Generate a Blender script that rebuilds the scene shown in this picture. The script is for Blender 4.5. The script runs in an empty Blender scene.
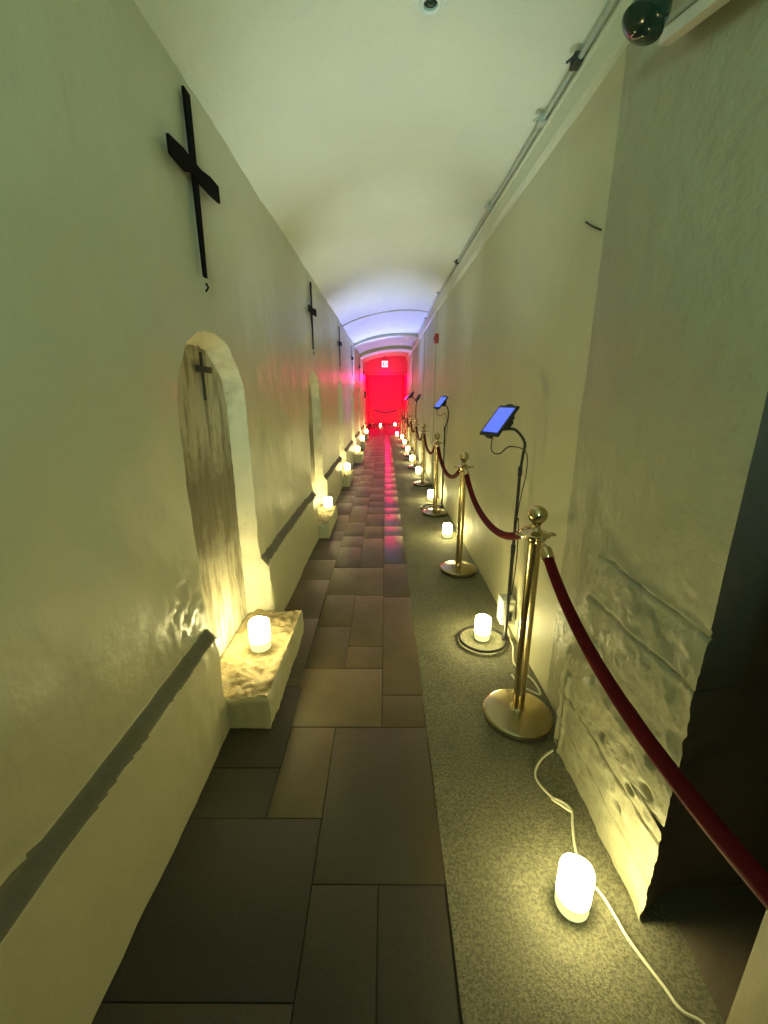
import bpy, bmesh, math, random
from mathutils import Vector, Matrix, noise
from mathutils.geometry import delaunay_2d_cdt
PI = math.pi
random.seed(7)
S = bpy.context.scene
C = S.collection

# ------------------------------------------------------------------ materials
def new_mat(name):
    m = bpy.data.materials.new(name); m.use_nodes = True
    nt = m.node_tree; b = nt.nodes['Principled BSDF']
    return m, nt, b

def plain(name, col, rough=.5, metal=0., **kw):
    m, nt, b = new_mat(name)
    n = nt.nodes.new('ShaderNodeTexNoise'); n.inputs['Scale'].default_value = kw.pop('nscale', 40.)
    geo = nt.nodes.new('ShaderNodeNewGeometry')
    nt.links.new(geo.outputs['Position'], n.inputs['Vector'])
    mix = nt.nodes.new('ShaderNodeMix'); mix.data_type = 'RGBA'
    v = kw.pop('var', .12)
    mix.inputs['A'].default_value = (*[c*(1-v) for c in col], 1)
    mix.inputs['B'].default_value = (*[min(1, c*(1+v)) for c in col], 1)
    nt.links.new(n.outputs['Fac'], mix.inputs['Factor'])
    nt.links.new(mix.outputs['Result'], b.inputs['Base Color'])
    b.inputs['Roughness'].default_value = rough
    b.inputs['Metallic'].default_value = metal
    for k, x in kw.items(): b.inputs[k].default_value = x
    return m

def ramp(nt, src, stops):
    r = nt.nodes.new('ShaderNodeValToRGB')
    e = r.color_ramp.elements
    while len(e) < len(stops): e.new(.5)
    for i, (p, c) in enumerate(stops):
        e[i].position = p; e[i].color = (*c, 1) if len(c) == 3 else c
    nt.links.new(src, r.inputs['Fac'])
    return r

def nz(nt, vec, scale, detail=6., rough=.6, sc=None):
    n = nt.nodes.new('ShaderNodeTexNoise')
    n.inputs['Scale'].default_value = scale; n.inputs['Detail'].default_value = detail
    n.inputs['Roughness'].default_value = rough
    if sc:
        mp = nt.nodes.new('ShaderNodeMapping'); mp.inputs['Scale'].default_value = sc
        nt.links.new(vec, mp.inputs['Vector']); vec = mp.outputs['Vector']
    nt.links.new(vec, n.inputs['Vector'])
    return n.outputs['Fac']

def mixc(nt, fac, a, b, mode='MIX'):
    m = nt.nodes.new('ShaderNodeMix'); m.data_type = 'RGBA'; m.blend_type = mode
    for s, k in ((fac, 'Factor'), (a, 'A'), (b, 'B')):
        if isinstance(s, (int, float)): m.inputs[k].default_value = s
        elif isinstance(s, tuple): m.inputs[k].default_value = (*s, 1)
        else: nt.links.new(s, m.inputs[k])
    return m.outputs['Result']

def mul(nt, a, b, op='MULTIPLY'):
    m = nt.nodes.new('ShaderNodeMath'); m.operation = op
    for i, s in enumerate((a, b)):
        if isinstance(s, (int, float)): m.inputs[i].default_value = s
        else: nt.links.new(s, m.inputs[i])
    return m.outputs[0]

def bump(nt, b, parts):
    prev = None
    for h, st, d in parts:
        bp = nt.nodes.new('ShaderNodeBump'); bp.inputs['Strength'].default_value = st; bp.inputs['Distance'].default_value = d
        nt.links.new(h, bp.inputs['Height'])
        if prev: nt.links.new(prev, bp.inputs['Normal'])
        prev = bp.outputs['Normal']
    nt.links.new(prev, b.inputs['Normal'])

def plaster(name, c1, c2, rough, bst=.35, stain=(.25, .22, .12), stain_at=.68, coat=0.):
    m, nt, b = new_mat(name)
    P = nt.nodes.new('ShaderNodeNewGeometry').outputs['Position']
    big = nz(nt, P, 1.7, 5); mid = nz(nt, P, 9, 6); fine = nz(nt, P, 90, 3); st = nz(nt, P, 3.1, 8, .7)
    col = mixc(nt, big, c1, c2)
    s = ramp(nt, st, [(stain_at, (0, 0, 0)), (stain_at+.16, (1, 1, 1))]).outputs['Color']
    col = mixc(nt, mul(nt, s, .55), col, stain)
    col = mixc(nt, mul(nt, fine, .25), col, tuple(x*.6 for x in c1))
    nt.links.new(col, b.inputs['Base Color'])
    rr = nt.nodes.new('ShaderNodeMapRange'); rr.inputs['To Min'].default_value = rough-.08; rr.inputs['To Max'].default_value = rough+.12
    nt.links.new(mid, rr.inputs['Value']); nt.links.new(rr.outputs[0], b.inputs['Roughness'])
    bump(nt, b, [(big, bst, .06), (mid, bst, .015), (fine, bst*.6, .003)])
    if coat: b.inputs['Coat Weight'].default_value = coat; b.inputs['Coat Roughness'].default_value = .3
    return m

M = {}
M['wall'] = plaster('cream_plaster', (.62, .59, .40), (.52, .50, .33), .36, .2)
M['wall_far'] = plaster('cream_plaster_matt', (.62, .59, .40), (.52, .50, .33), .55, .2)
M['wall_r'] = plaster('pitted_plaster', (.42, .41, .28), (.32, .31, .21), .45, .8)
M['ceil'] = plaster('vault_plaster', (.72, .72, .58), (.64, .64, .51), .6, .3, stain_at=.75)
M['ledge'] = plaster('dark_plaster', (.22, .20, .13), (.12, .115, .08), .7, .4)
M['jamb'] = plaster('rough_limewash', (.92, .87, .72), (.74, .67, .50), .8, 1., stain=(.30, .24, .13), stain_at=.52)
M['stone'] = plaster('rough_stone', (.50, .40, .22), (.32, .25, .13), .8, 1., stain=(.16, .11, .05), stain_at=.55)
M['shade_dark_reveal'] = plaster('shade_dark_reveal', (.15, .115, .085), (.10, .08, .06), .7, .4)  # dark colour stands for the shade inside the recess
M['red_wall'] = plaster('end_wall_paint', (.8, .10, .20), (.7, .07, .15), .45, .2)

# faded painting inside the niches
m, nt, b = new_mat('faded_panel')
P = nt.nodes.new('ShaderNodeNewGeometry').outputs['Position']
sp = nt.nodes.new('ShaderNodeSeparateXYZ'); nt.links.new(P, sp.inputs[0])
n1 = nz(nt, P, 5, 7, .7); n2 = nz(nt, P, 6, 6, .65, (1, 3, .55)); n3 = nz(nt, P, 60, 4)
base = mixc(nt, n1, (.66, .61, .46), (.48, .44, .31))
g = mul(nt, n1, .55, 'MULTIPLY'); zz = mul(nt, sp.outputs['Z'], g, 'ADD')
band = ramp(nt, mul(nt, zz, .5), [(.44, (0, 0, 0)), (.54, (1, 1, 1)), (.66, (1, 1, 1)), (.75, (0, 0, 0))]).outputs['Color']
col = mixc(nt, mul(nt, band, .8), base, (.13, .112, .065))
st = ramp(nt, n2, [(.47, (0, 0, 0)), (.60, (1, 1, 1))]).outputs['Color']
col = mixc(nt, mul(nt, st, .8), col, (.17, .14, .07))
col = mixc(nt, mul(nt, n3, .35), col, (.2, .18, .12))
nt.links.new(col, b.inputs['Base Color']); b.inputs['Roughness'].default_value = .75
bump(nt, b, [(n1, .4, .02), (n2, .5, .01), (n3, .4, .003)])
M['panel'] = m

# flagstones : colour varies per slab
BROWN = [(0, (.18, .125, .055)), (.5, (.25, .175, .082)), (1, (.32, .23, .11))]
def flag(name, r0, r1, stops):
    m, nt, b = new_mat(name)
    geo = nt.nodes.new('ShaderNodeNewGeometry'); P = geo.outputs['Position']
    n1 = nz(nt, P, 3, 7, .65); n2 = nz(nt, P, 30, 5); n3 = nz(nt, P, 140, 3)
    isl = ramp(nt, geo.outputs['Random Per Island'], stops).outputs['Color']
    col = mixc(nt, mul(nt, n1, .8), isl, (.06, .045, .03))
    col = mixc(nt, mul(nt, n3, .45), col, (.03, .024, .018))
    nt.links.new(col, b.inputs['Base Color'])
    rr = nt.nodes.new('ShaderNodeMapRange'); rr.inputs['To Min'].default_value = r0; rr.inputs['To Max'].default_value = r1
    nt.links.new(n1, rr.inputs['Value']); nt.links.new(rr.outputs[0], b.inputs['Roughness'])
    bump(nt, b, [(n1, .25, .02), (n2, .3, .004), (n3, .35, .0015)])
    return m
M['flag'] = flag('rough_flagstone', .42, .66, BROWN)
M['flag_worn'] = flag('worn_smooth_flagstone', .22, .36, BROWN)
M['flag_dark'] = flag('darkest_flagstone', .5, .7, [(0, (.035, .028, .02)), (1, (.055, .044, .03))])  # darkest colour, used for the slabs nearest the camera
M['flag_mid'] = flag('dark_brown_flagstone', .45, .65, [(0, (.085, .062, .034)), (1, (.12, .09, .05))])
M['mortar'] = plain('mortar', (.075, .058, .036), .9)
# rough concrete strip
m, nt, b = new_mat('worn_concrete')
P = nt.nodes.new('ShaderNodeNewGeometry').outputs['Position']
n1 = nz(nt, P, 4, 8, .7); n2 = nz(nt, P, 115, 8, .8); n3 = nz(nt, P, 150, 3)
col = mixc(nt, n1, (.38, .36, .23), (.15, .145, .09))
dk = ramp(nt, n2, [(.43, (1, 1, 1)), (.56, (0, 0, 0))]).outputs['Color']
col = mixc(nt, mul(nt, dk, .75), col, (.07, .068, .045))
nt.links.new(col, b.inputs['Base Color']); b.inputs['Roughness'].default_value = .75
bump(nt, b, [(n1, .4, .03), (n2, .9, .010), (n3, .6, .002)])
M['concrete'] = m

M['iron'] = plain('black_wood', (.006, .005, .005), .95, **{'Specular IOR Level': .1})
M['iron_dark'] = plain('dark_cross_wood', (.035, .028, .018), .7)
M['brass'] = plain('polished_brass', (.60, .48, .27), .17, 1., var=.06)
M['brass_base'] = plain('brushed_brass', (.50, .41, .23), .24, 1., var=.10, nscale=15)
M['rubber'] = plain('black_rubber', (.015, .015, .014), .6)
M['black'] = plain('black_plastic', (.012, .012, .013), .35)
M['blackm'] = plain('black_metal', (.016, .015, .015), .38, .0)
M['white'] = plain('white_plastic', (.72, .72, .66), .4, var=.04)
M['grey'] = plain('grey_face', (.36, .36, .30), .5)
M['cable'] = plain('white_cable', (.70, .68, .52), .45, var=.05)
M['conduit'] = plain('painted_conduit', (.40, .42, .35), .45)
M['trim'] = plaster('cornice_paint', (.66, .66, .50), (.58, .58, .44), .45, .2)
M['alarm'] = plain('alarm_red', (.42, .03, .02), .4)
M['glass_dark'] = plain('dark_lens', (.01, .03, .02), .08)
M['fitting'] = plain('white_fitting', (.66, .70, .62), .45, var=.05)
m, nt, b = new_mat('red_velvet')
P = nt.nodes.new('ShaderNodeNewGeometry').outputs['Position']
col = mixc(nt, nz(nt, P, 60, 4), (.14, .0035, .008), (.065, .002, .004))
nt.links.new(col, b.inputs['Base Color']); b.inputs['Roughness'].default_value = .8
b.inputs['Sheen Weight'].default_value = .05; b.inputs['Specular IOR Level'].default_value = .15; b.inputs['Sheen Tint'].default_value = (.9, .1, .1, 1)
M['velvet'] = m

def emit(name, col, s, base=None, rough=.5):
    m, nt, b = new_mat(name)
    b.inputs['Base Color'].default_value = (*(base or col), 1)
    b.inputs['Emission Color'].default_value = (*col, 1); b.inputs['Emission Strength'].default_value = s
    b.inputs['Roughness'].default_value = rough
    return m
CANDLE = 29.0
CCOL = (1., .88, .38)
M['wax'] = emit('glowing_wax', CCOL, CANDLE, (.8, .75, .6))
M['wax_foot'] = emit('dim_wax_foot', (.80, .86, .36), .55, (.7, .68, .5))
M['flame'] = emit('bulb_flame', (1., .93, .6), CANDLE*4)
M['screen'] = emit('blue_screen', (.10, .17, 1.), .62, (.02, .02, .04), .15)
M['exit'] = emit('lit_sign', (1., .88, .93), .5)

# ------------------------------------------------------------------ helpers
def obj(name, bm, mats, parent=None, smooth=True, angle=None):
    me = bpy.data.meshes.new(name)
    bmesh.ops.recalc_face_normals(bm, faces=bm.faces[:]) if angle != 'keep' else None
    bm.to_mesh(me); bm.free()
    for x in (mats if isinstance(mats, (list, tuple)) else [mats]): me.materials.append(x)
    if smooth:
        for p in me.polygons: p.use_smooth = True
        if angle != 'keep': me.set_sharp_from_angle(angle=angle or math.radians(35))
    o = bpy.data.objects.new(name, me); C.objects.link(o)
    if parent: o.parent = parent
    return o

def thing(name, label, cat, loc=(0, 0, 0), rz=0., group=None):
    o = bpy.data.objects.new(name, None); C.objects.link(o)
    o.location = loc; o.rotation_euler = (0, 0, rz); o.empty_display_size = .05
    return tag(o, label, cat, group)

def tag(o, label, cat, group=None):
    o['label'] = label; o['category'] = cat
    if group: o['group'] = group
    return o

def dup(root, loc, label, rz=0., group=None):
    r = root.copy(); C.objects.link(r); r.location = loc; r.rotation_euler = (0, 0, rz)
    r['label'] = label
    if group: r['group'] = group
    for ch in list(root.children):
        c = ch.copy(); C.objects.link(c); c.parent = r
        for g in list(ch.children):
            d = g.copy(); C.objects.link(d); d.parent = c
    return r

def lathe(bm, prof, n=32, c=(0, 0, 0), mi=0):
    rings = []
    for r, z in prof:
        if r < 1e-5: rings.append([bm.verts.new((c[0], c[1], c[2]+z))])
        else: rings.append([bm.verts.new((c[0]+r*math.cos(2*PI*i/n), c[1]+r*math.sin(2*PI*i/n), c[2]+z)) for i in range(n)])
    for a, b_ in zip(rings, rings[1:]):
        for i in range(n):
            j = (i+1) % n
            if len(a) == 1 and len(b_) == 1: continue
            if len(a) == 1: f = bm.faces.new((a[0], b_[i], b_[j]))
            elif len(b_) == 1: f = bm.faces.new((a[i], a[j], b_[0]))
            else: f = bm.faces.new((a[i], a[j], b_[j], b_[i]))
            f.material_index = mi
    return bm

def cat_rom(pts, k=8):
    P = [Vector(p) for p in pts]; out = []
    for i in range(len(P)-1):
        p0, p1, p2, p3 = P[max(i-1, 0)], P[i], P[i+1], P[min(i+2, len(P)-1)]
        for s in range(k):
            t = s/k
            out.append(.5*((2*p1)+(p2-p0)*t+(2*p0-5*p1+4*p2-p3)*t*t+(3*p1-p0-3*p2+p3)*t**3))
    out.append(P[-1]); return out

def tube(bm, pts, r, n=10, cap=True, mi=0):
    pts = [Vector(p) for p in pts]
    rs = r if isinstance(r, (list, tuple)) else [r]*len(pts)
    rings = []; up = None
    for i, p in enumerate(pts):
        t = (pts[min(i+1, len(pts)-1)]-pts[max(i-1, 0)]).normalized()
        if up is None:
            up = Vector((0, 0, 1)) if abs(t.z) < .9 else Vector((1, 0, 0))
        u = (up-t*up.dot(t)).normalized(); v = t.cross(u); up = u
        rings.append([bm.verts.new(p+(u*math.cos(2*PI*k/n)+v*math.sin(2*PI*k/n))*rs[i]) for k in range(n)])
    for a, b_ in zip(rings, rings[1:]):
        for k in range(n):
            bm.faces.new((a[k], a[(k+1) % n], b_[(k+1) % n], b_[k])).material_index = mi
    if cap:
        bm.faces.new(rings[0][::-1]).material_index = mi; bm.faces.new(rings[-1]).material_index = mi
    return bm

def box(bm, c, s, bev=.0, mat=None, mi=0, seg=2):
    r = bmesh.ops.create_cube(bm, size=1.)
    vs = r['verts']
    bmesh.ops.scale(bm, vec=s, verts=vs)
    fs = list({f for v in vs for f in v.link_faces})
    if bev:
        es = list({e for v in vs for e in v.link_edges})
        rb = bmesh.ops.bevel(bm, geom=es, offset=bev, segments=seg, affect='EDGES', profile=.6)
        vs = list({v for f in rb['faces'] for v in f.verts} | {v for v in vs if v.is_valid})
        fs = list({f for v in vs for f in v.link_faces})
    for f in fs: f.material_index = mi
    if mat: bmesh.ops.transform(bm, matrix=mat, verts=vs)
    bmesh.ops.translate(bm, vec=c, verts=vs)
    return bm

def nB(): return bmesh.new()
def fbm(p, s, o=4):
    return noise.fractal(Vector(p)*s, 1., 2., o)

# ------------------------------------------------------------------ the setting
XL, XLD, XR = -.72, -.68, .787       # upper left wall, lower left wall, right wall
Y0, YE, YB = -2.4, 15.6, 23.         # behind the camera, tympanum, end of the red chamber
ZL, ZR = 2.48, 2.72
SP = 2.52
NC = [1.84+SP*k for k in range(6)]   # niche centres
HW, ZS, ZA, NB = .365, 1.34, 1.66, -.805

def xl(y, z):
    # left wall surface: the lower wall stands forward with a sloping ledge
    t = min(1, max(0, (z-.470)/.036)); t = t*t*(3-2*t)
    x = XLD*(1-t)+XL*t
    x += .010*fbm((0, y, z), 1.3)+.004*fbm((3, y, z), 6)
    # lumpy limewash beside each niche
    for c in NC:
        if abs(y-(c-HW-.12)) < .3:
            d = math.exp(-((y-(c-HW-.12))/.12)**2-((z-.66)/.16)**2)
            x += d*.017*fbm((9, y, z), 26, 4)
    return x

def niche_outline(c, inset=0.):
    n = 34; pts = []
    w = HW-inset
    flare = lambda z: max(0, (.62-z))*.16
    zs = [.05+.045*i for i in range(28)]
    for z in zs: pts.append((c-w, z))
    for i in range(n+1):
        a = PI-PI*i/n
        pts.append((c+w*math.cos(a), ZS+(ZA-ZS-inset)*math.sin(a)))
    for z in zs[::-1]: pts.append((c+w+(flare(z) if inset < .02 else 0), z))
    return [(y+.011*fbm((c, y, z*2), 7, 3)+.007*fbm((c+2, y, z), 24, 3), z+.011*fbm((c+5, y, z), 7, 3)+.007*fbm((c+8, y, z), 24, 3)) for y, z in pts]

def make_left_wall():
    bm = nB()
    outs = [niche_outline(c) for c in NC]
    V = []; E = []
    for o in outs:
        s = len(V); V += [Vector(p) for p in o]
        E += [(s+i, s+(i+1) % len(o)) for i in range(len(o))]
    nO = len(V)
    def inside(y, z, g=0.):
        for c in NC:
            if abs(y-c) < HW+.14:
                if z < ZS and abs(y-c) < HW+g+(max(0, .62-z)*.16 if y > c else 0) and z > .05-g: return True
                if z >= ZS and ((y-c)/(HW+g))**2+((z-ZS)/(ZA-ZS+g))**2 < 1: return True
        return False
    y = Y0; ys = []
    while y < YE+.001:
        ys.append(y); y += .014 if 1.05 < y < 1.5 else .035 if y < 3.2 else (.07 if y < 6 else .14)
    ys[-1] = YE
    zs = [0.001, .08, .16, .24, .32, .39, .44, .462, .470, .479, .488, .497, .506, .516, .53]+[.548+.018*i for i in range(20)]+[.92+.06*i for i in range(26)]+[2.45, 2.52, 2.60]
    for yy in ys:
        for z in zs:
            if not inside(yy, z, .025): V.append(Vector((yy, z)))
    r = delaunay_2d_cdt(V, E, [], 0, 1e-6)
    vs = [bm.verts.new((xl(p.x, p.y), p.x, p.y)) for p in r[0]]
    for f in r[2]:
        cy = sum(r[0][i].x for i in f)/3; cz = sum(r[0][i].y for i in f)/3
        hole = False
        for c, o in zip(NC, outs):
            if abs(cy-c) < .6:
                k = False; n = len(o)
                for i in range(n):
                    (ya, za), (yb, zb) = o[i], o[(i+1) % n]
                    if (za > cz) != (zb > cz) and cy < (yb-ya)*(cz-za)/(zb-za)+ya: k = not k
                hole = hole or k
        if not hole:
            fc = bm.faces.new([vs[i] for i in f])
            # the ledge top is a darker band
            fc.material_index = 3 if .468 < cz+.006*fbm((cy, 8, 1), 3) < .509 else 0
    # jambs and backs
    for c, o in zip(NC, outs):
        rings = []
        inn = niche_outline(c, .045)
        R = 8
        for k in range(R+1):
            t = k/R; ring = []
            for (ya, za), (yb, zb) in zip(o, inn):
                yy, z = ya+(yb-ya)*t, za+(zb-za)*t
                xo = xl(ya, za); x = xo+(NB-xo)*t
                a = .014*math.sin(PI*t)
                ring.append(bm.verts.new((x, yy+a*fbm((x, yy, z), 12, 3), z+a*fbm((x, z, yy), 12, 3))))
            rings.append(ring)
        n = len(o)
        for ra, rb in zip(rings, rings[1:]):
            for i in range(n):
                f = bm.faces.new((ra[i], ra[(i+1) % n], rb[(i+1) % n], rb[i])); f.material_index = 1
        f = bm.faces.new(rings[-1]); f.material_index = 2
    bmesh.ops.remove_doubles(bm, verts=bm.verts[:], dist=.0008)
    o = obj('wall_left', bm, [M['wall'], M['jamb'], M['panel'], M['ledge']], angle=math.radians(50))
    o['kind'] = 'structure'
    return o
make_left_wall()

# right wall: a shallow masonry plinth near the camera, a dark recess before it
YJ, YN = .880, .600                       # far and near jamb of the recess
def xr(y, z):
    x = XR + .006*fbm((20, y, z), 1.2)+.003*fbm((23, y, z), 7)
    # battered stone plinth between the recess and the first stanchion
    e = min(1, max(0, (1.435-y-.02*max(0, z-.45))/.02)); e = e*e*(3-2*e)
    s = min(1, max(0, (1.66-y)/.05)); x -= .003*s*s*(3-2*s)
    if y < 1.7 and y > YN-.05:
        prof = 0.
        if z < .44: prof = .074
        elif z < .56: prof = .074-.032*(z-.44)/.12
        elif z < .86: prof = .042*(1-(z-.56)/.30)
        rag = (.010*fbm((31, y, z), 5, 4)+.005*fbm((35, y, z), 22, 4))*(1 if z < .9 else 0)
        x -= e*(max(0, prof)+(rag if prof > 0 else 0))
        if z < .95:
            for zl, a, sl in ((.84, .010, .02), (.69, .010, -.02), (.52, .014, .08), (.27, .010, -.03), (.13, .008, .03)):
                zc = zl+sl*(y-1.2)+.005*fbm((40+zl, y, 0), 4, 4)
                x += e*a*math.exp(-((z-zc)/.0045)**2)
            # knocked-out holes
            for hy, hz, hr in ((.945, .37, .016), (.99, .31, .011), (.90, .335, .009), (1.02, .2, .013), (.955, .45, .012), (1.12, .33, .012)):
                x += e*.05*math.exp(-(((y-hy)/hr)**2+((z-hz)/(hr*.7))**2))
            # runs of old paint
            for dy, z1, z2 in ((1.40, .03, .45), (1.36, .0, .37)):
                if z1 < z < z2:
                    x -= .010*math.exp(-((y-dy-.006*fbm((50, 0, z), 9, 2))/.008)**2)
    # shallow pilasters further down the passage
    for p0, p1 in ((6.75, 7.0), (8.75, 9.6), (12.2, 12.8)):
        if p0 < y < p1: x -= .012
    return x

def grid_wall(name, fn, ys, zs, mats, mat_fn=None):
    bm = nB(); G = [[bm.verts.new((fn(y, z), y, z)) for z in zs] for y in ys]
    for i in range(len(ys)-1):
        for j in range(len(zs)-1):
            f = bm.faces.new((G[i][j], G[i+1][j], G[i+1][j+1], G[i][j+1]))
            if mat_fn: f.material_index = mat_fn((ys[i]+ys[i+1])/2, (zs[j]+zs[j+1])/2)
    return bm, G
ys = []; y = YJ
while y < 1.72: ys.append(y); y += .005
while y < 6: ys.append(y); y += .05
while y < YE: ys.append(y); y += .1
for p in (6.75, 7.0, 8.75, 9.6, 12.2, 12.8): ys += [p-.004, p+.004]
ys = sorted(ys+[YE])
zs = [.0008]+[.005*i for i in range(1, 196)]+[1.0+.06*i for i in range(28)]+[ZR-.01]
def splay(y, z):
    # the end of the plinth leans out with the batter of its face
    k = max(0., 1-(y-YJ)/.3)
    return 1.15*max(0, XR-xr(YJ+.02, z)-.004)*k
def strip(a, b_, mats, ang=60, name='wall_right'):
    yy = [y for y in ys if a-1e-6 <= y <= b_+1e-6]
    bm, G = grid_wall(name, xr, yy, zs, None)
    if name == 'wall_plinth':
        for row in G:
            for v in row: v.co.y -= splay(v.co.y, v.co.z)
    o = obj(name, bm, mats, angle=math.radians(ang)); o['kind'] = 'structure'
    return o
ys = sorted(ys+[1.700])
strip(YJ, 1.700, [M['wall_r']], 60, 'wall_plinth')
wr = strip(1.700, YE, [M['wall_far']])
# the recess between the plinth and the camera: its far jamb faces the camera
XD = 1.45
bm = nB()
cols = []
for k in range(9):
    t = k/8
    cols.append([bm.verts.new((xr(YJ, z)+(XD-xr(YJ, z))*t, YJ-splay(YJ, z)*max(0, 1-t*8*.75)+.006*fbm((xr(YJ, z)+t, 5, z), 4)*min(1, t*4), z)) for z in zs])
back = [cols[-1], [bm.verts.new((XD, YN, z)) for z in zs]]
near = [bm.verts.new((XR, YN, z)) for z in zs]
for a, b_ in list(zip(cols, cols[1:]))+[(back[0], back[1]), (back[1], near)]:
    for j in range(len(zs)-1): bm.faces.new((a[j], a[j+1], b_[j+1], b_[j]))
bm.faces.new((cols[0][-1], cols[-1][-1], back[1][-1], near[-1]))
o = obj('wall_recess', bm, M['shade_dark_reveal'], angle=math.radians(60)); o['kind'] = 'structure'
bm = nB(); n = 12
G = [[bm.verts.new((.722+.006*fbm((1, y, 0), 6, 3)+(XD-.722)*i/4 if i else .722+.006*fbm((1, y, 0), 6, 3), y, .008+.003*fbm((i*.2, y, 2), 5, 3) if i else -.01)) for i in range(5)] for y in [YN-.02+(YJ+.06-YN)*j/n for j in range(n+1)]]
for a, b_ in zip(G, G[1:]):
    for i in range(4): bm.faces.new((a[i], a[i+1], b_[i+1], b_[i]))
o = obj('recess_floor_shade', bm, M['shade_dark_reveal']); o['kind'] = 'structure'  # dark sheet over the recess floor, coloured for the shade there
bm = nB(); yn = [Y0+(YN-Y0)*i/20 for i in range(21)]; zn = [.001+(ZR-.01)*i/16 for i in range(17)]
G = [[bm.verts.new((XR, y, z)) for z in zn] for y in yn]
for i in range(20):
    for j in range(16): bm.faces.new((G[i][j], G[i+1][j], G[i+1][j+1], G[i][j+1]))
o = obj('wall_near', bm, M['ledge']); o['kind'] = 'structure'  # darker plaster colour dims the near wall in place of shading
# hairline crack with a dark rod-like edge in the right wall
bm = nB(); tube(bm, cat_rom([(XR-.002, 1.86, 2.06), (XR-.003, 1.79, 2.02), (XR-.002, 1.72, 1.985)], 4), .0035, 6)
cr = obj('crack', bm, M['iron_dark'], wr)

# vault
def zl(y): return 2.455+.0135*min(max(y, -1), 9)
def zr(y): return 2.56+.03*min(max(y, -1), 6.7)          # top of the cornice
def zc(x, y):
    t = min(1, max(0, (x-XL)/(XR-XL))); base = zl(y)+(zr(y)-zl(y))*t
    return base+(2.79-(zl(y)+zr(y))/2)*(1-(2*t-1)**2)**.75
bm = nB(); nx = 28
ys = [Y0+.12*i for i in range(int((YE-Y0)/.12)+1)]+[YE]
G = [[bm.verts.new((XL-.02+(XR-XL+.04)*i/nx, y, zc(XL-.02+(XR-XL+.04)*i/nx, y)+.010*fbm((i*.06, y, 60), 1.4))) for i in range(nx+1)] for y in ys]
for a, b_ in zip(G, G[1:]):
    for i in range(nx): bm.faces.new((a[i], a[i+1], b_[i+1], b_[i]))
o = obj('ceiling', bm, M['ceil']); o['kind'] = 'structure'
# transverse ribs far down the vault
for k, (ya, yb, d) in enumerate(((7.6, 8.1, .012), (10.2, 10.8, .06), (12.6, 13.3, .09))):
    bm = nB(); R = []
    for yy, dz in ((ya, -.03), (ya, d), (yb, d), (yb, -.03)):
        R.append([bm.verts.new((XL+.002+(XR-XL-.004)*i/nx, yy, zc(XL+(XR-XL)*i/nx, yy)-dz)) for i in range(nx+1)])
    for a, b_ in zip(R, R[1:]):
        for i in range(nx): bm.faces.new((a[i], a[i+1], b_[i+1], b_[i]))
    o = obj('trim_%d' % (k+1), bm, M['ceil']); o['kind'] = 'structure'

# cornice on the right wall
bm = nB()
prof = [(XR+.01, -.115), (XR-.020, -.112), (XR-.030, -.10), (XR-.034, -.02), (XR-.042, -.012), (XR-.042, .0), (XR+.01, .01)]
yy = [YJ-.25+.4*i for i in range(38)]; yy = [y for y in yy if y < YE]+[YE]; yy[0] = Y0
R = [[bm.verts.new((x, y, z+zr(y))) for x, z in prof] for y in yy]
for a, b_ in zip(R, R[1:]):
    for i in range(len(prof)-1): bm.faces.new((a[i], a[i+1], b_[i+1], b_[i]))
for e in (R[0], R[-1]): bm.faces.new(e)
o = obj('trim_4', bm, M['trim']); o['kind'] = 'structure'

# floor: flagstones on the left, a worn concrete strip on the right
XS = .183
def slab_rects():
    L = [(-.442, -.012, 1.495, 1.901), (-.012, .186, 1.495, 1.699), (-.215, -.012, 1.908, 2.108), (-.012, .190, 1.699, 2.72),
         (-.215, -.012, 2.108, 2.75), (-.43, -.215, 1.901, 2.326), (-.43, -.215, 2.326, 2.756), (-.435, -.012, 2.756, 3.26),
         (-.012, .19, 2.72, 3.347), (-.410, -.217, 1.085, 1.492), (-.217, .182, .885, 1.492), (-.68, -.410, 1.085, 1.287), (-.68, -.410, 1.287, 1.76),
         (-.70, -.217, .885-.25, 1.085), (-.217, -.02, .50, .885), (-.02, .178, .2, .885), (-.7, -.217, .1, .635), (-.217, -.02, -.3, .5), (-.02, .175, -.6, .2), (-.7, -.217, -.6, .1),
         (-.7, -.1, -1.4, -.6), (-.1, .175, -1.5, -.6), (-.7, -.3, Y0, -1.4), (-.3, .175, Y0, -1.5),
         (-.7, -.43, 1.76, 2.42), (-.7, -.435, 2.42, 3.02)]
    rnd = random.Random(4)
    cols = [(-.70, -.435, 3.02), (-.435, -.22, 3.26), (-.22, -.012, 3.26), (-.012, .19, 3.347)]
    for a, b_, y in cols:
        while y < YB:
            h = rnd.choice((.32, .42, .5, .62, .75)); e = min(YB, y+h); L.append((a, b_, y, e)); y = e
    return L
bm = nB()
for a, b_, c, d in slab_rects():
    g = .0016; z = -.004+random.random()*.004
    cx, cy, w, h = (a+b_)/2, (c+d)/2, b_-a-2*g, d-c-2*g
    tl = Matrix.Rotation((random.random()-.5)*.002, 4, 'X') @ Matrix.Rotation((random.random()-.5)*.003, 4, 'Y')
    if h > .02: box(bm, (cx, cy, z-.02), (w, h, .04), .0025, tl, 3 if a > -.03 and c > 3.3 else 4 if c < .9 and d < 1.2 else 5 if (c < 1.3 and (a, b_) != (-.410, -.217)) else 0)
v = [bm.verts.new(p) for p in ((-.85, Y0, -.006), (XS+.01, Y0, -.006), (XS+.01, YB, -.006), (-.85, YB, -.006))]
bm.faces.new(v).material_index = 1
nxs, ny = 26, int((YB-Y0)/.06)
G = []
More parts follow.
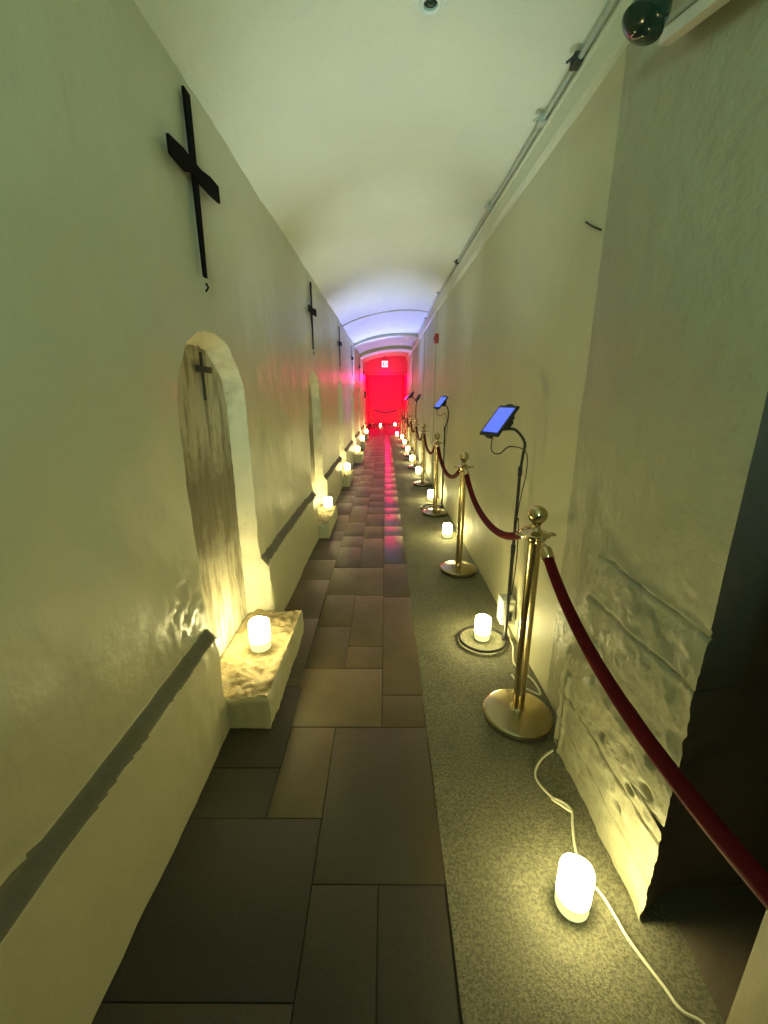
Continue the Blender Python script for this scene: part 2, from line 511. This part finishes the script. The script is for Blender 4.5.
for j in range(ny+1):
    y = Y0+(YB-Y0)*j/ny
    xe = XS+.008*fbm((70, y, 0), 2, 3)
    row = []
    for i in range(nxs+1):
        x = xe+(1.5-xe)*i/nxs
        row.append(bm.verts.new((x, y, -.002+0+.004*fbm((x, y, 9), 2.5, 4))))
    G.append(row)
for a, b_ in zip(G, G[1:]):
    for i in range(nxs): bm.faces.new((a[i], a[i+1], b_[i+1], b_[i])).material_index = 2
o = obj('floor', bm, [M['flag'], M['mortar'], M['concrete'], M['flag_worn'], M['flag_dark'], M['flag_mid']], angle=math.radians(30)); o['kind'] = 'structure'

# wall behind the camera closes the passage
bm = nB(); box(bm, (.03, Y0-.05, 1.45), (1.7, .1, 2.95)); o = obj('wall_back', bm, M['wall'], smooth=False); o['kind'] = 'structure'

# end: tympanum with a lintel across the passage, then the red chamber
bm = nB()
n = 20; top = [(XL-.1+(XR-XL+.2)*i/n) for i in range(n+1)]
for yy in (YE, YE+.18):
    pass
A = [bm.verts.new((x, YE, zc(x, YE)+.06)) for x in top]; B = [bm.verts.new((x, YE, 2.22)) for x in top]
A2 = [bm.verts.new((x, YE+.2, v.co.z)) for x, v in zip(top, A)]; B2 = [bm.verts.new((x, YE+.2, 2.22)) for x in top]
for i in range(n):
    for p, q in ((A, B), (B, B2), (B2, A2), (A2, A)): bm.faces.new((p[i], p[i+1], q[i+1], q[i]))
box(bm, (.03, YE-.02, 2.19), (1.48, .06, .06), .008)
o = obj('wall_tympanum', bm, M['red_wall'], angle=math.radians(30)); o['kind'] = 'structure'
bm = nB()
x0, x1, zt = -.88, .92, 2.9
for yy0, yy1, xa, xb, za, zb, ax in ((YE+.1, YB, x0, x0, -.01, zt, 0), (YE+.1, YB, x1, x1, -.01, zt, 0)):
    f = bm.faces.new([bm.verts.new(p) for p in ((xa, yy0, za), (xa, yy1, za), (xa, yy1, zb), (xa, yy0, zb))])
bm.faces.new([bm.verts.new(p) for p in ((x0, YB, -.01), (x1, YB, -.01), (x1, YB, zt), (x0, YB, zt))])
bm.faces.new([bm.verts.new(p) for p in ((x0, YE+.1, zt), (x1, YE+.1, zt), (x1, YB, zt), (x0, YB, zt))])
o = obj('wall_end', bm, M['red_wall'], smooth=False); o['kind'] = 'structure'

# ------------------------------------------------------------------ stone sills under the niches
SG = 'stone sills projecting below the arched niches'
names = ['nearest rough stone sill block below the cross niche, large candle on it',
         'second rough stone sill from the camera, under the second arched niche',
         'third rough stone sill from the camera, under the third niche on the left wall',
         'fourth rough stone sill block from the camera, low against the left wall',
         'fifth rough stone sill from the camera, low against the left wall',
         'sixth and last stone sill of the left wall, closest to the red end']
def sill(W=.30):
    bm = nB()
    n, mm, kk = 64, 28, 8
    L, Hh = .75, .16
    # rounded-worn block built as a grid cage
    def P(u, v, w):
        x = -.797+W*u; y = L*(v-.5); z = Hh*w
        nn = fbm((x, y, z), 9, 4); n2 = fbm((x+7, y, z), 30, 3)
        if w == 1: z += .014*nn+.011*n2+.05*max(0, .45-u)**1.2-.012*max(0, fbm((x, y, 4), 18, 2))*(u > .02)
        if u == 1: x += .008*nn+.003*n2-(.008 if w == 1 else 0)
        if v in (0, 1): y += .010*nn*(1 if w > 0 else 0)+(-.008 if v == 1 else .008)*(w == 1)
        return (x, y, z)
    T = [[bm.verts.new(P(i/mm, j/n, 1)) for j in range(n+1)] for i in range(mm+1)]
    for i in range(mm):
        for j in range(n): bm.faces.new((T[i][j], T[i+1][j], T[i+1][j+1], T[i][j+1])).material_index = 0
    def skirt(edge, uv):
        prev = edge
        for k in range(1, kk+1):
            w = 1-k/kk
            cur = [bm.verts.new(P(u, v, w if w > .001 else .012)) for u, v in uv]
            for a in range(len(edge)-1): bm.faces.new((prev[a], prev[a+1], cur[a+1], cur[a])).material_index = 1
            prev = cur
    ring = [(i, 0) for i in range(mm+1)]+[(mm, j) for j in range(1, n+1)]+[(i, n) for i in range(mm-1, -1, -1)]
    skirt([T[i][j] for i, j in ring], [(i/mm, j/n) for i, j in ring])
    return bm
sl = None
for k, c in enumerate(NC):
    if k == 0:
        sl = obj('stone_sill', sill(), [M['stone'], M['wall']], angle=math.radians(50)); sl.location = (0, c+.02, 0); o = sl
    else:
        if k == 1: sn = obj('stone_sill', sill(.225), [M['stone'], M['wall']], angle=math.radians(50)); o = sn
        else: o = (sl if k == 3 else sn).copy(); C.objects.link(o)
        o.location = (0, c+.02, 0)
    tag(o, names[k], 'stone ledge', SG)

# ------------------------------------------------------------------ crosses
def cross_bm(w, h, zb, bw, bh, t, skew=0):
    return nB()
def make_cross(c, label, W=.42, z0=1.85, z1=2.44, zb=2.195):
    root = thing('wall_cross', label, 'cross', (XL+.012, c, z0), 0, 'black crosses high on the left wall')
    bm = nB()
    pts = [(0, -.012), (0, .012)]
    # upright: narrow board, slightly tapered towards the foot
    zz = [0, .15, .35, z1-z0]; ws = [.012, .017, .021, .024]
    F = []
    for z, w in zip(zz, ws):
        F.append([bm.verts.new(p) for p in ((.0, -w, z), (.010, -w, z), (.010, w, z), (0, w, z))])
    for a, b_ in zip(F, F[1:]):
        for i in range(4): bm.faces.new((a[i], a[(i+1) % 4], b_[(i+1) % 4], b_[i]))
    bm.faces.new(F[0]); bm.faces.new(F[-1])
    obj('upright', bm, M['iron'], root, angle=math.radians(30))
    bm = nB(); F = []
    for y, lo, hi in ((-W/2, -.040, .014), (-W*.25, -.042, .026), (-.05, -.022, .024), (.04, -.026, .026), (W*.3, -.024, .042), (W/2, -.016, .044)):
        F.append([bm.verts.new(p) for p in ((.009, y, zb-z0+lo), (.019, y, zb-z0+lo), (.019, y, zb-z0+hi), (.009, y, zb-z0+hi))])
    for a, b_ in zip(F, F[1:]):
        for i in range(4): bm.faces.new((a[i], a[(i+1) % 4], b_[(i+1) % 4], b_[i]))
    bm.faces.new(F[0]); bm.faces.new(F[-1])
    obj('crossbar', bm, M['iron'], root, angle=math.radians(30))
    bm = nB(); tube(bm, [(0, .004, -.05), (.012, .004, -.035), (.004, .004, -.02)], .004, 6)
    obj('hook', bm, M['iron'], root)
    return root
cl = ['large black cross nearest the camera, high on the left wall above the first niche',
      'second black cross from the camera, above the second arched niche',
      'third black cross from the camera on the left wall, small with distance',
      'fourth black cross from the camera on the blue-lit left wall',
      'fifth black cross from the camera, seen edge-on far down the left wall',
      'sixth and farthest black cross, on the left wall by the red end']
cx0 = None
for k, c in enumerate(NC):
    if k == 0: cx0 = make_cross(c-.045, cl[0])
    else: dup(cx0, (XL+.012, c-.045, 1.85), cl[k])
# small dark cross inside the first niche
root = thing('niche_cross', 'small dark cross fixed on the faded back of the nearest arched niche', 'cross', (NB+.006, 1.885, 1.385))
bm = nB(); box(bm, (.006, 0, .10), (.010, .011, .20), .002); obj('upright', bm, M['iron_dark'], root)
bm = nB(); box(bm, (.014, 0, .13), (.010, .145, .026), .002); obj('crossbar', bm, M['iron_dark'], root)

# ------------------------------------------------------------------ candles
CG = 'glowing pillar candles on the floor by the right wall'
CL = 'glowing pillar candles on the left stone sills'
def make_candle(label, loc, group, h=.138, r=.0455):
    root = thing('candle', label, 'candle', loc, 0, group)
    bm = nB()
    lathe(bm, [(0, .0425), (r*.99, .0425), (r, .044), (r, h-.012), (r*.97, h-.003), (r*.90, h), (r*.82, h-.004), (r*.72, h-.022), (r*.3, h-.03), (0, h-.03)], 36)
    for v in bm.verts:
        if v.co.z > h-.02: v.co.z += .002*math.sin(3*math.atan2(v.co.y, v.co.x)+1)
    obj('wax_body', bm, M['wax'], root)
    bm = nB(); lathe(bm, [(0, 0), (r*.95, 0), (r*.995, .005), (r*1.0, .042), (r*.97, .0425), (0, .0425)], 36)
    obj('dim_foot', bm, M['wax_foot'], root)  # dimmer foot imitates the glow fading towards the bottom
    bm = nB(); lathe(bm, [(0, h-.03), (.006, h-.024), (.0065, h-.014), (.003, h-.004), (0, h+.002)], 12)
    obj('flame_tip', bm, M['flame'], root)
    return root
FC = [(.534, .835), (.585, 2.19), (.644, 4.05), (.649, 5.646), (.623, 7.60), (.607, 9.2), (.597, 10.9), (.60, 12.6), (.60, 14.3), (.45, 15.5)]
fl = ['nearest glowing candle on the concrete strip, beside the white cable and stone plinth',
      'glowing candle standing inside the black ring foot of the nearest tablet stand',
      'glowing candle on the floor just beyond the second brass stanchion',
      'glowing candle beside the ring foot of the second tablet stand, behind the third stanchion',
      'fifth glowing floor candle from the camera along the right wall',
      'sixth glowing floor candle from the camera along the right wall',
      'seventh glowing floor candle from the camera along the right wall',
      'eighth glowing floor candle from the camera along the right wall',
      'ninth glowing floor candle from the camera along the right wall',
      'tenth floor candle from the camera, last before the red chamber']
can = None
for k, ((x, y), l) in enumerate(zip(FC, fl)):
    if k == 0: can = make_candle(l, (x, y, .002), CG)
    else: dup(can, (x, y, .002), l, 1.3*k)
LC = [(-.632, 1.838, .172), (-.645, 4.52, .168), (-.645, 6.98, .168), (-.63, 9.52, .166), (-.65, 12.08, .168), (-.645, 14.6, .168)]
ll = ['large glowing candle on the nearest stone sill at the left wall',
      'glowing candle on the second stone sill from the camera, left wall',
      'glowing candle on the third stone sill from the camera, left wall',
      'glowing candle on the fourth stone sill from the camera, left wall',
      'glowing candle on the fifth stone sill from the camera, left wall',
      'glowing candle on the last stone sill, closest to the red end']
for k, (p, l) in enumerate(zip(LC, ll)):
    o = dup(can, p, l, .7*k, CL)
    if k == 0: o.scale = (1.12, 1.12, 1.08)
dup(can, (-.22, 20.4, .002), 'candle glowing on the floor in front of the red end wall, left one of two', 0, 'candles in the red chamber')
dup(can, (.50, 21.0, .002), 'candle glowing on the floor of the red chamber, right one of two', 0, 'candles in the red chamber')

# ------------------------------------------------------------------ stanchions and ropes
SGp = 'brass stanchions of the rope barrier'
def make_stanchion(label, loc):
    root = thing('stanchion', label, 'stanchion', loc, 0, SGp)
    bm = nB(); lathe(bm, [(0, .0), (.142, .0), (.147, .004), (.147, .012), (.142, .015)], 56)
    obj('rubber_rim', bm, M['rubber'], root)
    bm = nB(); lathe(bm, [(.142, .013), (.150, .016), (.150, .030), (.146, .0345), (.138, .0365), (.08, .047), (.034, .054), (.030, .060), (.026, .062)], 56)
    obj('base', bm, M['brass_base'], root)
    bm = nB(); lathe(bm, [(.026, .055), (.026, .862), (.0, .862)], 28)
    obj('pole', bm, M['brass'], root)
    bm = nB()
    lathe(bm, [(.0262, .84), (.029, .845), (.029, .858), (.046, .864), (.056, .870), (.057, .876), (.050, .881), (.030, .886), (.020, .892), (.015, .902), (.015, .912), (.019, .919), (.010, .921)], 36)
    # four eyelets round the collar
    for k in range(4):
        a = k*PI/2
        cx, cy = .062*math.cos(a), .062*math.sin(a)
        pts = [(cx+.017*math.cos(t)*math.cos(a), cy+.017*math.cos(t)*math.sin(a), .872+.0*t) for t in [0]]
        ring = [Vector((cx+.014*math.cos(2*PI*i/14), cy+.014*math.sin(2*PI*i/14), .873)) for i in range(15)]
        tube(bm, ring, .0042, 8)
    obj('collar', bm, M['brass'], root)
    bm = nB(); bmesh.ops.create_uvsphere(bm, u_segments=36, v_segments=20, radius=.037, matrix=Matrix.Translation((0, 0, .953)))
    obj('ball', bm, M['brass'], root)
    return root
ST = [(.598, 1.55), (.612, 3.18), (.616, 4.92), (.616, 6.67), (.616, 8.35), (.616, 10.1), (.616, 11.8), (.616, 13.5), (.60, 15.2)]
sl_ = ['polished brass stanchion nearest the camera, beside the stone plinth',
       'second brass stanchion from the camera, between the two nearest floor candles',
       'third brass stanchion from the camera, standing before the second tablet stand',
       'fourth brass stanchion from the camera along the right wall',
       'fifth brass stanchion from the camera along the right wall',
       'sixth brass stanchion from the camera along the right wall',
       'seventh brass stanchion from the camera along the right wall',
       'eighth brass stanchion from the camera along the right wall',
       'ninth brass stanchion from the camera, by the red doorway']
st0 = None
for k, ((x, y), l) in enumerate(zip(ST, sl_)):
    if k == 0: st0 = make_stanchion(l, (x, y, .003))
    else: dup(st0, (x, y, .003), l)
dup(st0, (.60, -.20, .003), 'brass stanchion behind the camera that carries the near end of the dark rope')
# two more hold the rope across the red chamber
SB = [(-.62, 19.6), (.66, 19.6)]
dup(st0, (*SB[0], .003), 'brass stanchion at the left end of the rope across the red chamber')
dup(st0, (*SB[1], .003), 'brass stanchion at the right end of the rope across the red chamber')

RG = 'red velvet barrier ropes'
def rope(p, q, label, sag, r=.019, n=28, mat=None):
    P, Q = Vector(p), Vector(q); d = (Q-P); d.z = 0; d.normalize()
    a, b_ = P+d*.078, Q-d*.078
    root = thing('velvet_rope', label, 'rope', tuple(a), 0, RG)
    def pt(t): v = a.lerp(b_, t)-a; v.z -= sag*4*t*(1-t)*(1+.25*(2*t-1)**2)*.94; return v
    e = .055/(b_-a).length
    bm = nB(); ts = [e+(1-2*e)*i/n for i in range(n+1)]
    tube(bm, [pt(t) for t in ts], [r*(1-.0*t) for t in ts], 14)
    obj('rope', bm, mat or M['velvet'], root)
    for t0, t1 in ((0., e*1.25), (1., 1-e*1.25)):
        bm = nB(); A, B = pt(t0), pt(t1)
        L = (B-A).length; u = (B-A)/L
        tube(bm, [A+u*L*s for s in (.30, .34, .42, .5, .95, 1.0)], [.006, .014, .021, .0225, .0225, .0195], 16)
        bmesh.ops.create_icosphere(bm, subdivisions=2, radius=.009, matrix=Matrix.Translation(A+u*L*.26))
        # hook looping back up over the eyelet
        k = Vector((0, 0, .012))
        tube(bm, cat_rom([A+u*L*.3, A+u*L*.1, A-u*.012+k*.3, A-u*.016+k, A+k*1.2], 4), .0035, 7)
        obj('end_cap', bm, M['brass'], root)
    return root
nth = ['first', 'second', 'third', 'fourth', 'fifth', 'sixth', 'seventh', 'eighth', 'ninth']
rope((.60, -.20, .873), (*ST[0], .873), 'dark red velvet rope in the foreground, running from the nearest stanchion past the stone plinth', .245)
sags = [.20, .22, .23, .22, .22, .22, .22, .22]
for k in range(len(ST)-1):
    rope((*ST[k+1], .873), (*ST[k], .873), 'red velvet rope sagging between the %s and %s stanchions from the camera' % (nth[k], nth[k+1]), sags[k])
rope((*SB[0], .873), (*SB[1], .873), 'dark rope hanging across the red chamber in front of its end wall', .17, .024, mat=M['black'])

# ------------------------------------------------------------------ tablet stands
TG = 'tablets on gooseneck floor stands'
def make_tablet(label, loc, c, h, u, ringc=(-.135, .0), neck=None, cable=True, name='tablet_stand', zpole=1.04, tw=.135, th=.185):
    root = thing(name, label, 'tablet stand', loc, 0, TG)
    bm = nB()
    n = 44; tube(bm, [(ringc[0]+.135*math.cos(2*PI*i/n), ringc[1]+.135*math.sin(2*PI*i/n), .008) for i in range(n+1)], .008, 8)
    obj('ring_foot', bm, M['blackm'], root)
    bm = nB(); lathe(bm, [(0, .002), (.020, .002), (.020, .02), (.0105, .035), (.0105, .55), (.013, .552), (.013, .60), (.0085, .605), (.0085, zpole-.05), (.0115, zpole-.048), (.0115, zpole), (.006, zpole+.004), (0, zpole+.004)], 18)
    obj('pole', bm, M['blackm'], root)
    c, h, u = Vector(c), Vector(h).normalized(), Vector(u).normalized()
    u = (u-h*u.dot(h)).normalized(); nn = h.cross(u)          # screen faces along nn
    R = Matrix((h, u, nn)).transposed().to_4x4()
    w, ht = tw, th
    bm = nB(); box(bm, (0, 0, 0), (w, ht, .014), .005, None); bmesh.ops.transform(bm, matrix=Matrix.Translation(c) @ R, verts=bm.verts[:])
    body = obj('tablet', bm, M['black'], root)
    bm = nB(); box(bm, (0, 0, .0075), (w-.026, ht-.034, .002), .0); bmesh.ops.transform(bm, matrix=Matrix.Translation(c) @ R, verts=bm.verts[:])
    obj('screen', bm, M['screen'], body, smooth=False)
    bm = nB(); box(bm, (.02, .01, -.020), (.06, .08, .026), .004); box(bm, (.02, .01, -.040), (.04, .05, .022), .004)
    box(bm, (0, ht/2+.002, -.004), (.04, .010, .024), .002); box(bm, (0, -ht/2-.002, -.004), (.04, .010, .024), .002)
    bmesh.ops.transform(bm, matrix=Matrix.Translation(c) @ R, verts=bm.verts[:])
    obj('bracket', bm, M['black'], root)
    back = c+h*.015-u*.015-nn*.045
    bm = nB()
    mid = neck or [(.012, -.0, zpole+.10), (.028, -.01, zpole+.19)]
    path = cat_rom([(0, 0, zpole-.02), *mid, tuple(back.lerp(Vector(mid[-1]), .4)+Vector((.016, .01, .022))), tuple(back)], 10)
    tube(bm, path, .0075, 10); obj('gooseneck', bm, M['blackm'], root)
    if cable:
        lo = c-u*(ht/2)+h*.03
        bm = nB()
        tube(bm, cat_rom([tuple(lo), tuple(lo+Vector((.0, .0, -.07))), tuple(lo+Vector((.04, 0, -.085))), tuple(lo+Vector((.09, .0, -.05))), (.018, -.012, zpole+.08),
                          (.03, -.012, zpole-.03), (.015, -.012, zpole-.14), (.0, -.014, zpole-.3), (.012, -.014, .75), (.02, -.014, .5), (.008, -.016, .30)], 8), .0028, 6)
        obj('charging_cable', bm, M['black'], root)
    return root
tc = Vector((-.155, -.09, 1.284))
make_tablet('tablet with blue screen on black gooseneck stand nearest the camera', (.718, 2.17, .003), tc, (.07, -.14, 0), (.118, .059, .150), neck=[(.004, -.01, 1.10), (.005, -.015, 1.17)])
make_tablet(tw=.125, th=.185, label='second blue-screened tablet from the camera, on a gooseneck stand behind the third stanchion', loc=(.742, 5.21, .003), c=(-.075, -.10, 1.335), h=(.075, -.13, -.01), u=(.115, .06, .145), neck=[(.035, 0, 1.13), (.030, -.01, 1.24)])
# third stand: two heads on one pole, seen edge-on
root = thing('tablet_stand', 'black stand with two angled tablet holders on one forked pole', 'tablet stand', (.685, 9.4, .003), 0, TG)
bm = nB(); n = 40; tube(bm, [(-.135+.135*math.cos(2*PI*i/n), .135*math.sin(2*PI*i/n), .008) for i in range(n+1)], .008, 8); obj('ring_foot', bm, M['blackm'], root)
bm = nB(); lathe(bm, [(0, .002), (.02, .002), (.02, .02), (.0105, .035), (.0105, 1.15), (0, 1.15)], 14); obj('pole', bm, M['blackm'], root)
for sx, pts in ((-1, [(0, 0, 1.12), (.0, 0, 1.22), (.012, 0, 1.30), (-.05, 0, 1.37), (-.09, 0, 1.41)]), (1, [(0, 0, 1.12), (.0, 0, 1.22), (.012, -.02, 1.27), (.02, -.1, 1.31), (-.005, -.22, 1.35)])):
    bm = nB(); tube(bm, cat_rom(pts, 8), .010, 8); obj('gooseneck', bm, M['blackm'], root)
    p = Vector(pts[-1]); h = Vector((.05, -.14, 0)).normalized(); u = Vector((.09, .03, .14)); u = (u-h*u.dot(h)).normalized(); R = Matrix((h, u, h.cross(u))).transposed().to_4x4()
    bm = nB(); box(bm, (0, 0, 0), (.13, .17, .014), .005); box(bm, (0, 0, -.020), (.06, .08, .026), .004); bmesh.ops.transform(bm, matrix=Matrix.Translation(p+Vector((.02*sx, 0, .03))) @ R, verts=bm.verts[:])
    obj('tablet', bm, M['black'], root)
make_tablet('farthest tablet stand, its pale blue screen showing beside the red doorway', (.71, 13.9, .003), (-.02, -.05, 1.36), (.05, -.15, 0), (.12, .03, .14), cable=False, neck=[(.04, 0, 1.14), (.05, 0, 1.25)])
# a small dark box on the far left wall
bm = nB(); box(bm, (0, 0, 0), (.05, .16, .22), .008)
box(bm, (.03, 0, .06), (.02, .10, .05), .004)
o = obj('wall_box', bm, M['black']); o.location = (XL+.025, 15.0, 1.48); tag(o, 'small black box on the left wall next to the red doorway', 'box')

# ------------------------------------------------------------------ outlet, cables and wall fittings
root = thing('power_outlet', 'white electrical outlet box low on the right wall behind the nearest tablet stand', 'outlet', (XR-.003, 2.27, .03))
bm = nB(); box(bm, (-.042, 0, .12), (.084, .095, .165), .009); obj('housing', bm, M['white'], root)
bm = nB(); box(bm, (-.042, -.0485, .12), (.068, .006, .140), .0025); obj('face_plate', bm, M['grey'], root)
for zz in (.095, .155):
    bm = nB(); box(bm, (-.028, -.0525, zz), (.026, .004, .034), .0015); obj('socket', bm, M['white'], root)
bm = nB(); box(bm, (-.040, -.062, .105), (.026, .026, .055), .005); obj('plug', bm, M['black'], root)
bm = nB(); tube(bm, cat_rom([(.748, 2.25, .066), (.748, 2.22, .035), (.746, 2.17, .012), (.742, 2.09, .008), (.715, 2.0, .008), (.70, 1.93, .008), (.722, 1.87, .008), (.752, 1.80, .009), (.76, 1.73, .010), (.748, 1.69, .010), (.68, 1.76, .009), (.66, 1.84, .008)], 8), .0045, 8)
o = obj('power_cable', bm, M['cable']); tag(o, 'short white power cable looping on the floor from the outlet box', 'cable')
bm = nB(); tube(bm, cat_rom([(.685, 1.36, .010), (.62, 1.315, .008), (.575, 1.25, .008), (.585, 1.19, .008), (.63, 1.12, .010), (.648, 1.10, .014), (.60, 1.15, .010), (.63, 1.135, .014), (.65, 1.105, .012), (.635, 1.06, .008), (.612, .99, .008), (.602, .92, .008),
    (.615, .885, .008), (.632, .85, .008), (.642, .80, .008), (.648, .76, .008), (.665, .71, .008), (.685, .66, .008), (.70, .62, .008), (.74, .585, .008), (.72, .45, .008), (.70, .2, .008), (.70, -.3, .008), (.71, -1.2, .008)], 8), .0042, 8)
o = obj('extension_cable', bm, M['cable']); tag(o, 'long white cable trailing on the floor past the nearest candle', 'cable')

# red alarm box
root = thing('fire_alarm', 'small red alarm box high on the right wall', 'alarm', (XR-.004, 6.55, 2.17))
bm = nB(); box(bm, (-.028, 0, .06), (.055, .10, .13), .006); obj('body', bm, M['alarm'], root)
bm = nB(); box(bm, (-.058, 0, .06), (.008, .06, .06), .002); obj('cover', bm, M['iron_dark'], root)

# conduit and brackets along the cornice
root = thing('conduit', 'painted electrical conduit running along the top of the right wall cornice', 'conduit', (XR-.052, 0, 0))
bm = nB(); tube(bm, [(0, Y0+.02, zr(Y0)+.016)]+[(.004*fbm((0, y*.5, 3), 1), y, zr(y)+.016+.003*fbm((2, y*.5, 3), 1)) for y in [Y0+.4+.6*i for i in range(29)]], .010, 10)
obj('pipe', bm, M['conduit'], root)
for y, dark in ((1.98, 1), (2.35, 0), (3.35, 0), (4.7, 1), (6.2, 0), (8.1, 1), (10.2, 0)):
    bm = nB()
    z = zr(y)+.016; box(bm, (-.004, y, z), (.036, .05, .036), .006); tube(bm, cat_rom([(-.012, y-.02, z+.01), (-.035, y, z), (-.03, y+.03, z+.015)], 4), .005, 6)
    obj('bracket', bm, M['iron_dark'] if dark else M['conduit'], root)

# round ceiling fitting
root = thing('ceiling_fitting', 'small round white fitting with a dark centre in the vaulted ceiling', 'ceiling fitting', (.166, 1.95, zc(.166, 1.95)-.002))
bm = nB(); lathe(bm, [(.062, .02), (.064, .0), (.058, -.008), (.044, -.010), (.040, -.006), (.040, -.014), (.034, -.017), (.026, -.014), (.024, .0)], 36); obj('bezel', bm, M['fitting'], root)
bm = nB(); lathe(bm, [(.0245, -.006), (.022, -.004), (.014, -.010), (0, -.012)], 24); obj('lens', bm, M['glass_dark'], root)

# emergency lamp at the upper right
root = thing('wall_lamp', 'wall lamp at the upper right, white bar arm with a dark glossy lamp head', 'lamp', (XR, 1.28, 2.41))
bm = nB(); box(bm, (-.03, .0, .03), (.06, .16, .10), .008); obj('wall_bracket', bm, M['conduit'], root)
bm = nB(); box(bm, (-.05, -.26, -.205), (.032, .75, .030), .004, Matrix.Rotation(.28, 4, 'X')); obj('arm', bm, M['white'], root)
bm = nB(); box(bm, (-.045, -.27, -.183), (.05, .72, .014), .003, Matrix.Rotation(.28, 4, 'X')); obj('housing', bm, M['conduit'], root)
bm = nB(); lathe(bm, [(0, .05), (.022, .05), (.030, .03), (.046, -.01), (.052, -.045), (.046, -.05), (.02, -.062), (0, -.064)], 28)
bmesh.ops.rotate(bm, cent=(0, 0, 0), matrix=Matrix.Rotation(.5, 3, 'Y'), verts=bm.verts[:]); bmesh.ops.translate(bm, vec=(-.145, -.005, -.105), verts=bm.verts[:])
tube(bm, [(-.03, 0, -.0), (-.075, -.005, -.02), (-.125, -.005, -.06)], .010, 8)
obj('lamp_head', bm, M['glass_dark'], root)

# exit sign hanging on the tympanum
root = thing('exit_sign', 'small lit white exit sign above the red doorway', 'exit sign', (-.01, YE-.035, 2.42))
bm = nB(); box(bm, (0, 0, .11), (.25, .05, .25), .008); obj('casing', bm, M['alarm'], root)
bm = nB(); box(bm, (0, -.028, .11), (.215, .008, .215), .002); obj('lit_panel', bm, M['exit'], root)
bm = nB()
for p, s in (((-.052, -.034, .15), (.022, .004, .022)), ((-.052, -.034, .115), (.028, .004, .05)), ((-.066, -.034, .07), (.014, .004, .055)), ((-.034, -.034, .075), (.014, .004, .05)), ((-.03, -.034, .125), (.03, .004, .012))):
    box(bm, p, s, .002)
obj('running_figure', bm, M['iron_dark'], root)
bm = nB(); box(bm, (.05, -.034, .11), (.075, .004, .012)); 
for sy in (1, -1): box(bm, (.075, -.034, .11+sy*.014), (.04, .004, .010), 0, Matrix.Rotation(sy*.8, 4, 'Y'))
obj('arrow', bm, M['alarm'], root)
# tiny detector at the crown of the arch
bm = nB(); lathe(bm, [(0, 0), (.045, 0), (.05, -.02), (.03, -.045), (0, -.05)], 20)
o = obj('detector', bm, M['alarm']); o.location = (.0, YE-.15, zc(0, YE-.15)); tag(o, 'small round detector at the crown of the vault above the exit sign', 'detector')

# ------------------------------------------------------------------ light
def lamp(kind, name, loc, energy, col, size=.1, target=None, **kw):
    l = bpy.data.lights.new(name, kind); l.energy = energy; l.color = col
    if kind == 'AREA': l.size = size
    else: l.shadow_soft_size = size
    for k, v in kw.items(): setattr(l, k, v)
    o = bpy.data.objects.new(name, l); C.objects.link(o); o.location = loc
    if target is not None:
        o.rotation_euler = (Vector(target)-Vector(loc)).to_track_quat('-Z', 'Y').to_euler()
    return o
GREEN = (.52, 1., .80)
lamp('SPOT', 'entrance_fill', (.0, -1.5, 1.75), 88, GREEN, .15, (-.05, 1.5, 2.9), spot_size=1.75, spot_blend=1.)  # unseen green fill added behind the camera
lamp('SPOT', 'blue_spot', (.3, 11.0, .9), 280, (.25, .34, 1.), .06, (-.2, 9.15, 2.75), spot_size=1.1, spot_blend=.55)
lamp('SPOT', 'blue_spot', (.3, 15.0, .7), 170, (.3, .3, 1.), .06, (-.1, 12.9, 2.75), spot_size=1.0, spot_blend=.5)  # extra unseen spot, added to tint the far ribs blue
lamp('SPOT', 'blue_spot', (.5, 9.9, .5), 60, (.25, .3, 1.), .06, (-.72, 8.0, 1.7), spot_size=.7, spot_blend=.8)  # extra unseen spot, added to tint the left wall blue
for k, yy in enumerate((2.3, 4.1, 6.1)):
    lamp('SPOT', 'vault_fill', (-.05, yy, .12), 60, (.78, 1., 1.), .08, (.03, yy+.25, 2.7), spot_size=1.0, spot_blend=1.)  # unseen spots added at floor level to brighten the vault
RED = (1., .002, .2)
lamp('AREA', 'red_chamber_lamp', (.0, 17.0, 2.75), 130, RED, .8, (0, 21, .8))
lamp('POINT', 'red_chamber_fill', (.0, 19.0, 2.3), 60, RED, .2)
lamp('POINT', 'red_door_lamp', (.0, 15.2, 2.1), 13, RED, .12)

w = bpy.data.worlds.new('night'); S.world = w; w.use_nodes = True
w.node_tree.nodes['Background'].inputs['Color'].default_value = (.02, .02, .02, 1)
w.node_tree.nodes['Background'].inputs['Strength'].default_value = .2

# ------------------------------------------------------------------ camera
cam = bpy.data.cameras.new('camera'); co = bpy.data.objects.new('camera', cam); C.objects.link(co)
f = 412.; pitch = math.atan((512-397)/f)
cam.sensor_fit = 'VERTICAL'; cam.sensor_height = 36.; cam.lens = 36*f/1024
cam.clip_start = .02
co.location = (0, 0, 1.4)
co.rotation_euler = (PI/2-pitch, 0, math.atan(1./f))
cam.shift_x = 0
S.camera = co
S.view_settings.view_transform = 'Standard'; S.view_settings.look = 'None'
S.view_settings.gamma = 1.; S.view_settings.use_curve_mapping = False
S.view_settings.exposure = .9
